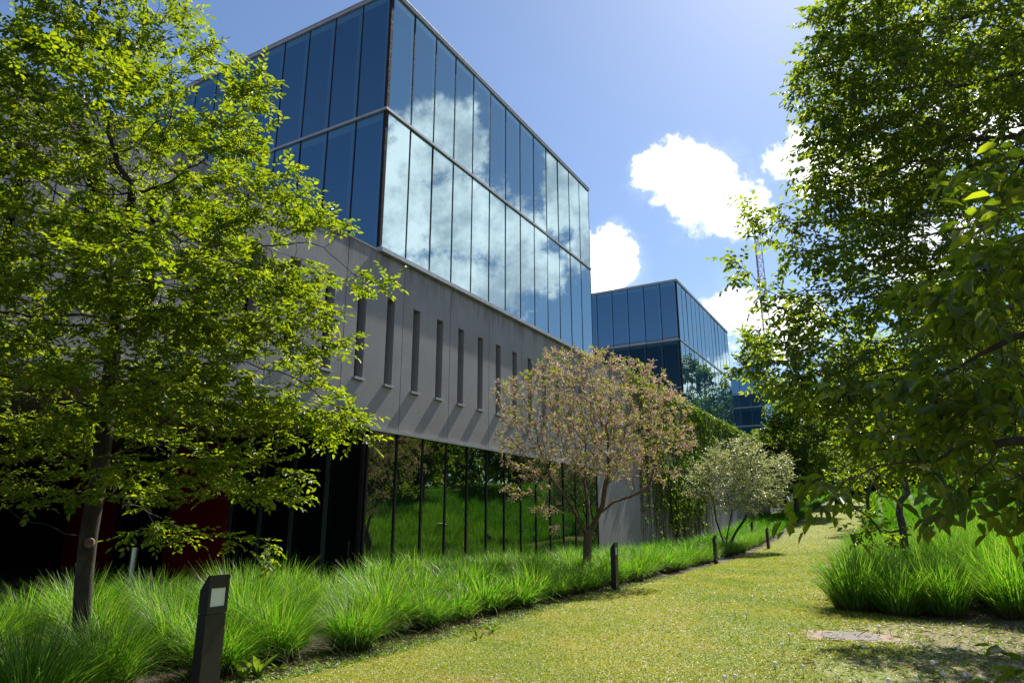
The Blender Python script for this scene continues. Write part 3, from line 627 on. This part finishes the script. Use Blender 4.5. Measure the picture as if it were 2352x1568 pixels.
def put(o, first, x, y, s, rz, label, name=None, sz=None):
    c = o if first else copy_tree(o)
    c.location = (x, y, float(gz(x, y))-.1); c.scale = (s, s, sz or s); c.rotation_euler.z = rz
    tag(c, label, 'tree', 'trees along the far lawn and bank')
spots = [(kA, -8.2, 62, 1.1, 0, 'dark tree on a thick trunk standing where the lawn ends, right of the glass blocks'),
         (kA, -9.6, 66, .8, 2, 'dark bushy tree against the farthest glass block'),
         (kA, -6.6, 80, 1.3, 1, 'deep green tree behind the end of the lawn, beneath the leafy canopy'),
         (kB, -14.5, 92, 1.45, 0, 'tall tree whose top rises between the second glass block and the clouds'),
         (kB, -4.8, 112, 1.2, 2, 'far tall tree past the lawn crest'),
         (kB, 2, 104, 1.25, 4, 'tall tree beyond the bank, mirrored in the second glass block'),
         (kB, 7, 112, 1.4, 1, 'very tall far tree on the bank, mirrored in the second glass block'),
         (kA, 5, 84, 1.2, 3, 'broad far tree on the upper bank'),
         (kA, 10, 58, 1.1, 5, 'broad tree on the bank opposite the second glass block'),
         (kA, 11.5, 44, 1.05, 2.2, 'broad tree on the bank, mirrored in the right of the ground floor glass'),
         (kB, 15, 50, .8, .7, 'tall tree at the top of the bank behind the broad ones'),
         (kA, 12.5, 33, .95, 4.1, 'broad tree on the bank, mirrored in the middle of the ground floor glass'),
         (kA, 10.5, 25, .85, 1.2, 'broad tree on the bank right of the overhanging branches'),
         (kB, 17, 36, .75, 3, 'tall tree on the bank behind the mirrored ones'),
         (kC, -2.4, 50, 1.0, 0, 'small bright yellow-green tree leaning over the end of the lawn'),
         (kC, -.2, 17.2, .72, 1.4, 'small tree with a thin dark trunk among the grass right of the lawn'),
         (kC, 3.4, 24, .9, 2.4, 'light green young tree on the grassy bank behind the overhanging branches'),
         (kC, 6.0, 38, 1.1, 3.3, 'light green tree halfway up the bank'),
         (kB, 22, 62, 1.0, 2, 'tall tree far right on top of the bank'), (kB, -10, 118, 1.1, 3, 'far tall tree beyond the last glass block'),
         (kB, 12, 90, 1.1, 5, 'tall tree on the bank behind the broad far tree')]
seen = set()
for o, x, y, s, rz, lb in spots:
    put(o, o.name not in seen, x, y, s, rz, lb); seen.add(o.name)
def woods():
    rng = np.random.default_rng(57); parts = []; C_ = []
    for k in range(64):
        if k < 26: c = (rng.uniform(17, 27), 6+k*4.3+rng.normal(0, 1), 0)
        elif k >= 46: c = (-13+(k-46)*1.1+rng.normal(0, .6), 106+rng.uniform(0, 8), 0)
        else: c = (-26+(k-26)*3.6+rng.normal(0, 1), 122+rng.uniform(0, 14), 0)
        h = rng.uniform(7, 13); n = 1500; g0 = float(gz(c[0], c[1]))
        for q in range(7): C_.append((c[0]+rng.normal(0, 1.6), c[1]+rng.normal(0, 1.6), g0+h*(.08+.84*q/7), rng.uniform(1.6, 2.9)))
    C_ = np.array(C_); i = np.repeat(np.arange(len(C_)), 230); n = len(i); d = nrm(rng.normal(size=(n, 3)))*rng.random((n, 1))**.4
    P = C_[i, :3]+d*C_[i, 3:4]*np.array([1, 1, .7]); L = rng.uniform(.35, .7, n)
    V, F = leaf_arrays(P, rng.normal(size=(n, 3))+np.array([0, 0, -.4]), rng.normal(size=(n, 3))+np.array([0, 0, .8]), L, L*.7, .2, .2)
    o = add_mesh('woods', V, F, m_leafT); tag(o, 'dark wood closing the view beyond the lawn and along the top of the bank', 'woods', kind='stuff')
woods()
# ------------------------------------------------------------------ creeper on the wall
def ivy():
    rng = np.random.default_rng(61); P = []
    ytop = lambda y: 6.95
    # thick curtain: reaches lower where it is old
    def low(y): return np.interp(y, [30.5, 31.5, 33, 34.2, 35.5, 37, 39, 41, 43, 45, 47, 49.5, 52, 56, 62, 67], [6.5, 5.4, 4.2, 2.6, 1.6, .6, .3, 1.0, 1.6, 2.4, 5.2, 5.6, 4.6, 4.4, 4.6, 5.0])
    y = rng.uniform(30.5, 67, 60000); z = rng.uniform(-1.3, 7.05, 60000)
    colr = rng.normal(0, .9, 400); wv = .7*np.sin(y*2.3)+colr[((y-30)*7).astype(int)]+.5*np.sin(y*5.1+1)+.3*rng.normal(size=len(y)); keep = z > low(y)+wv
    dens = .45+.55*(np.sin(y*1.7+np.sin(z*1.3)*1.1)+np.sin(z*2.1+y*.6) > -.7); keep &= rng.random(len(y)) < dens
    y, z = y[keep], z[keep]; x = FX+.03+np.abs(rng.normal(0, .11, len(y)))+.12*sstep(5.8, 6.9, z)
    P.append(np.stack([x, y, z], 1))
    # hanging strands under the curtain
    st = MB()
    for k in range(130):
        yy = rng.uniform(32.2, 46); z1 = float(low(yy))+1.2; z0 = rng.uniform(-1.2, max(-1., z1-2)) if rng.random() < .75 else -1.3; yb = yy+rng.normal(0, .25)
        st.bar((FX+.03, yb, z0), (FX+.04, yy, z1), .014, 3)
        n = int((z1-z0)*rng.uniform(1, 14)); t = rng.random(n)**.6
        P.append(np.stack([FX+.05+.07*rng.random(n), yb+(yy-yb)*t+rng.normal(0, .05, n), z0+(z1-z0)*t], 1))
    t_ = rng.uniform(30.5, 67, 5000); P.append(np.stack([FX+rng.uniform(-.4, .3, 5000), t_, 6.9+np.abs(rng.normal(0, .13, 5000))], 1))
    P = np.concatenate(P); n = len(P); D_ = np.stack([rng.normal(.35, .2, n), rng.normal(0, .6, n), rng.normal(-.8, .35, n)], 1); Nn = np.stack([.75*np.ones(n), .35+rng.normal(0, .4, n), .55+rng.normal(0, .4, n)], 1)
    L = rng.uniform(.09, .17, n); V, F = leaf_arrays(P, D_, Nn, L, L*.95, .15, .15)
    r = empty('wall_creeper', (0, 0, 0)); tag(r, 'green creeper hanging down the concrete wall between the two glass blocks', 'creeper')
    add_mesh('leaves', V, F, m_ivy, r); st.build('stems', m_vine, r)
ivy()
# ------------------------------------------------------------------ ornamental grass
def tuft_arrays(rng, n, h, spread, wid, lean=.25, segs=4, rad=.15):
    a = rng.random(n)*6.283; rr = rad*np.sqrt(rng.random(n)); bx, by = rr*np.cos(a), rr*np.sin(a)
    o = a+rng.normal(0, .6, n); L = h*rng.uniform(.55, 1.15, n); th0 = np.abs(rng.normal(0, lean, n))+.5*rr/rad*lean; th1 = rng.uniform(.15, 1., n)*spread*(.4+rr/rad)
    x, y, z = bx.copy(), by.copy(), np.zeros(n)-.03; tw = o+math.pi/2+rng.normal(0, .5, n); V = []
    for k in range(segs+1):
        t = k/segs; w = wid*(1-t**1.6)*rng.uniform(.85, 1.15, n)+.0004
        V.append(np.stack([x-np.cos(tw)*w, y-np.sin(tw)*w, z], 1)); V.append(np.stack([x+np.cos(tw)*w, y+np.sin(tw)*w, z], 1))
        th = th0+th1*((k+.5)/segs)**1.4*1.6; dl = L/segs; x = x+np.sin(th)*np.cos(o)*dl; y = y+np.sin(th)*np.sin(o)*dl; z = z+np.cos(th)*dl
    V = np.stack(V, 1).reshape(-1, 3); m = 2*(segs+1); b = np.arange(n)[:, None]*m
    F = np.concatenate([b+np.array([2*k, 2*k+1, 2*k+3, 2*k+2]) for k in range(segs)], 0)
    return V, F
def tussocks():
    rng = np.random.default_rng(71)
    near = []
    for k in range(4): V, F = tuft_arrays(rng, 1700, .86, 1.05, .0042, .22, 5, .2); near.append(add_mesh('grass_tussock', V, F, m_grass).data)
    mid = []
    for k in range(4): V, F = tuft_arrays(rng, 620, .84, 1.05, .0078, .23, 4, .22); mid.append(add_mesh('grass_tussock', V, F, m_grass).data)
    upr = []
    for k in range(3): V, F = tuft_arrays(rng, 900, 1.08, .6, .0068, .23, 4, .27); upr.append(add_mesh('grass_tussock', V, F, m_grass).data)
    for o in [o for o in COL.objects if o.name.startswith('grass_tussock')]: bpy.data.objects.remove(o)
    spots = []
    y = 2.2
    while y < 104:                                   # the bed between the lawn and the building
        st = .90+.007*y; xs = np.arange(float(xl(y))-.6, -10.75 if y > 12.5 else -10.2, -st)
        for i, x in enumerate(xs): spots.append((x+rng.normal(0, .09), y+rng.normal(0, .1)+(.3*st if i % 2 else 0), 'L'))
        y += st*.95
    y = 13.4
    while y < 104:                                   # the grassy bank right of the lawn
        st = .72+.008*y; xs = np.arange(float(xr(y))+.3, 13, st)
        for i, x in enumerate(xs):
            if y < 15.5 and i > 3 and rng.random() < .2: continue
            spots.append((x+rng.normal(0, .12), y+rng.normal(0, .12)+(.3*st if i % 2 else 0), 'R'))
        y += st
    hero = [(-1.0, 13.75, 'R1'), (.25, 14.2, 'R2')]
    spots = [s for s in spots if not any((s[0]-h[0])**2+(s[1]-h[1])**2 < .45**2 for h in hero) and not (s[0] < -5.6 and (s[0]+7.2)**2+(s[1]-4.2)**2 < .09) and (s[0]+5.5)**2+(s[1]-4.3)**2 > .09]+hero
    def vis(s):
        p = np.array([s[0], s[1], float(gz(s[0], s[1]))+.4]); d = p@FW
        if d < .5: return -1
        x, y_ = 1176+FPX*(p@RT)/d, 784-FPX*(p@UP)/d
        if not (-150 < x < 2500 and y_ < 1800): return -1
        return 1/d if s[2] != 'L' else (1/d)*(1.35 if s[0] > float(xl(s[1]))-1.6 else .8)
    order = sorted(spots, key=lambda s: -vis(s)); best = order[:296]; rest = order[296:]
    lab = {'L': ('bright green ornamental grass tussock in the long bed between the lawn and the glass building', 'tussocks in the bed by the building'),
           'R': ('upright green grass tussock on the bank right of the lawn', 'tussocks on the right bank')}
    for s in best:
        x, y, k = s; dist = math.hypot(x, y)
        pool = (near if dist < 11 else mid) if k == 'L' else upr
        o = bpy.data.objects.new('grass_tussock', rng.choice(len(pool)) is None or pool[int(rng.integers(len(pool)))]); COL.objects.link(o)
        o.location = (x, y, float(gz(x, y))); o.rotation_euler.z = rng.random()*6.28; q = rng.uniform(.86, 1.2); o.scale = (q, q, q*rng.uniform(.78, 1.02)); o.rotation_euler.x = rng.normal(0, .06)
        if k == 'R1': tag(o, 'biggest upright grass tussock at the lawn edge behind the manhole cover', 'grass tussock', lab['R'][1]); o.scale = (1.2, 1.2, 1.05)
        elif k == 'R2': tag(o, 'upright grass tussock on bare soil right of the biggest one', 'grass tussock', lab['R'][1]); o.scale = (1.0, 1.0, .95)
        else: tag(o, lab[k][0], 'grass tussock', lab[k][1])
    parts = []
    for x, y, k in rest:
        V, F = tuft_arrays(rng, 130, .78 if k == 'L' else .9, 1.1 if k == 'L' else .6, .014, .27, 3, .26); parts.append((V+np.array([x, y, float(gz(x, y))]), F))
    V, F = cat_mesh(parts); o = add_mesh('ornamental_grass', V, F, leafy('far_ornamental_grass', [(.04, .11, .006), (.07, .165, .01), (.12, .23, .018)], (.135, .18, .04), .55, .4, .3)); tag(o, 'sweep of tall ornamental grass farther along the bed and over the bank', 'grass', kind='stuff')
tussocks()
# ------------------------------------------------------------------ lawn blades, petals, weeds
def scatter(rng, n, y0, y1, power=1.):
    t = rng.random(n); y = 1/(1/y0+(1/y1-1/y0)*t); a, b = xl(y)+.1, xr(y)-.05
    x = a+(b-a)*rng.random(n); return x, y
def lawn_cover():
    rng = np.random.default_rng(81)
    x, y = scatter(rng, 330000, 4.2, 75); k_ = (rng.random(len(x)) < np.where(x > -.6+np.sin(y*2.1)*.5, .18, 1.)) & ~((np.abs(x+.9+.06*np.sin(y*37)) < .5) & (np.abs(y-10.55+.05*np.sin(x*41)) < .37)); x, y = x[k_], y[k_]
    n = len(x); s = np.minimum(.75+y/14, 3.); a = rng.random(n)*6.283; L = rng.uniform(.010, .028, n)*s
    P = np.stack([x, y, gz(x, y)+.012+.016*rng.random(n)], 1); D_ = np.stack([np.cos(a), np.sin(a), rng.uniform(-.1, 1.0, n)], 1)
    V, F = leaf_arrays(P, D_, np.stack([-np.cos(a)*.5, -np.sin(a)*.5, np.ones(n)], 1)+rng.normal(0, .25, (n, 3)), L, L*rng.uniform(.18, .6, n), .2)
    o = add_mesh('lawn_grass', V, F, m_blade); tag(o, 'short yellow-green mown grass and clover of the lawn path', 'grass', kind='stuff')
    x, y = scatter(rng, 70000, 4.2, 75); n = len(x); k = (np.sin(x*1.3+1)*np.sin(y*.7+x*.4)+rng.normal(0, .5, n) > -.45) & (x < .2+rng.normal(0, .8, n)) & ~((np.abs(x+.9) < .5) & (np.abs(y-10.55) < .38)); x, y = x[k], y[k]; n = len(x)
    s = .6+y/11; L = rng.uniform(.006, .012, n)*np.minimum(s, 2.0); P = np.stack([x, y, gz(x, y)+.02+.025*rng.random(n)], 1)
    V, F = leaf_arrays(P, np.stack([rng.normal(size=n), rng.normal(size=n), rng.normal(0, .25, n)], 1), np.stack([rng.normal(0, .3, n), rng.normal(0, .3, n), np.ones(n)], 1), L, L*.8, .1)
    o = add_mesh('fallen_petals', V, F, m_petal); tag(o, 'pale fallen petals scattered all over the lawn', 'petals', kind='stuff')
    # small weeds in the bare soil
    n = 5200; y = 1/(1/4.6+(1/20-1/4.6)*rng.random(n)); sd = rng.random(n) < .55
    x = np.where(sd, xl(y)+.1-np.abs(rng.normal(0, .28, n)), rng.uniform(-1.6, 3.4, n)); y = np.where(sd, y, rng.uniform(6, 15, n))
    m_ = 5; P = np.repeat(np.stack([x, y, gz(x, y)+.01], 1), m_, 0); N_ = len(P); a = rng.random(N_)*6.283; L = rng.uniform(.025, .065, N_)
    D_ = np.stack([np.cos(a), np.sin(a), rng.uniform(.1, 1.1, N_)], 1); V, F = leaf_arrays(P, D_, np.stack([-np.cos(a)*.4, -np.sin(a)*.4, np.ones(N_)], 1), L, L*.4, .2)
    o = add_mesh('small_weeds', V, F, m_weed); tag(o, 'low leafy weeds sprouting from bare soil along the lawn edges', 'weeds', kind='stuff')
    # straw litter
    n = 9000; y = 1/(1/4.6+(1/22-1/4.6)*rng.random(n)); sd = rng.random(n) < .5; x = np.where(sd, xl(y)-np.abs(rng.normal(0, .4, n)), rng.uniform(-1.4, 3.6, n)); y = np.where(sd, y, rng.uniform(8, 16, n))
    L = rng.uniform(.05, .22, n); V, F = leaf_arrays(np.stack([x, y, gz(x, y)+.008+.03*rng.random(n)], 1), np.stack([rng.normal(size=n), rng.normal(size=n), rng.normal(0, .12, n)], 1), np.stack([0*x, 0*x, 1+0*x], 1), L, .004+0*L, .1)
    o = add_mesh('dry_straw', V, F, leafy('dry_straw', [(.22, .16, .09), (.4, .32, .2)], (.1, .1, .1), .2)); tag(o, 'dry straw litter lying on the bare soil', 'straw', kind='stuff')
lawn_cover()
def weeds():
    rng = np.random.default_rng(91)
    for i, (px, py, s, lb) in enumerate([(560, 1560, 1.0, 'broad-leaved weed beside the nearest bollard'), (592, 1560, 1.25, 'tall broad-leaved weed with upright yellow-green leaves right of the bollard'), (640, 1545, .6, 'small weed on bare soil in front of the grass'),
                                         (1130, 1455, .8, 'weed at the lawn edge in front of the middle of the bed'), (1095, 1470, .55, 'low weed at the lawn edge beside the larger one')]):
        d = FW+RT*(px-1176)/FPX-UP*(py-784)/FPX; p = d*(-1.44/d[2]); n = 9; a = np.linspace(0, 6.28, n, False)+rng.normal(0, .25, n); L = rng.uniform(.14, .26, n)*s
        D_ = np.stack([np.cos(a), np.sin(a), rng.uniform(.8, 2.6, n)], 1); V, F = leaf_arrays(np.zeros((n, 3))+rng.normal(0, .012, (n, 3)), D_, np.stack([-np.cos(a), -np.sin(a), .5+0*a], 1), L, L*.3, .15, .25)
        o = add_mesh('weed', V, F, m_weed, smooth=True); o.location = p; tag(o, lb, 'weed', 'broad-leaved weeds')
weeds()
def clocks():
    rng = np.random.default_rng(95); spots = [(2000+x/2.817, 1600+y/2.817) for x, y in ((186, 272), (520, 440), (1310, 400), (1840, 545), (625, 690), (1720, 740), (1510, 775), (1295, 795), (410, 665), (100, 765), (15, 775), (1890, 750), (2030, 790), (1640, 655), (100, 268), (1220, 380), (1100, 530), (470, 522))]
    mb = MB(); mb.lathe([(.003, -.022), (.014, -.016), (.021, 0), (.014, .016), (.004, .022)], (0, 0, 0), 10)
    hd = add_mesh('seed_head', mb.V, mb.F, m_fluff, smooth=True); stm = MB().bar((0, 0, -.1), (0, 0, -.015), .003, 5).build('stem', m_weed)
    for i, (x, y) in enumerate(spots):
        d = FW+RT*(x*.8296-1176)/FPX-UP*(y*.8296-784)/FPX; p = d*(-1.33/d[2])
        r = empty('dandelion_clock', p); tag(r, 'fluffy white dandelion seed head standing in the lawn near the manhole cover', 'dandelion', 'dandelion clocks in the lawn')
        for o in (hd, stm):
            c = o if i == 0 else o.copy()
            if i: COL.objects.link(c)
            c.parent = r
        s = rng.uniform(.8, 1.2); r.scale = (s, s, 1)
clocks()
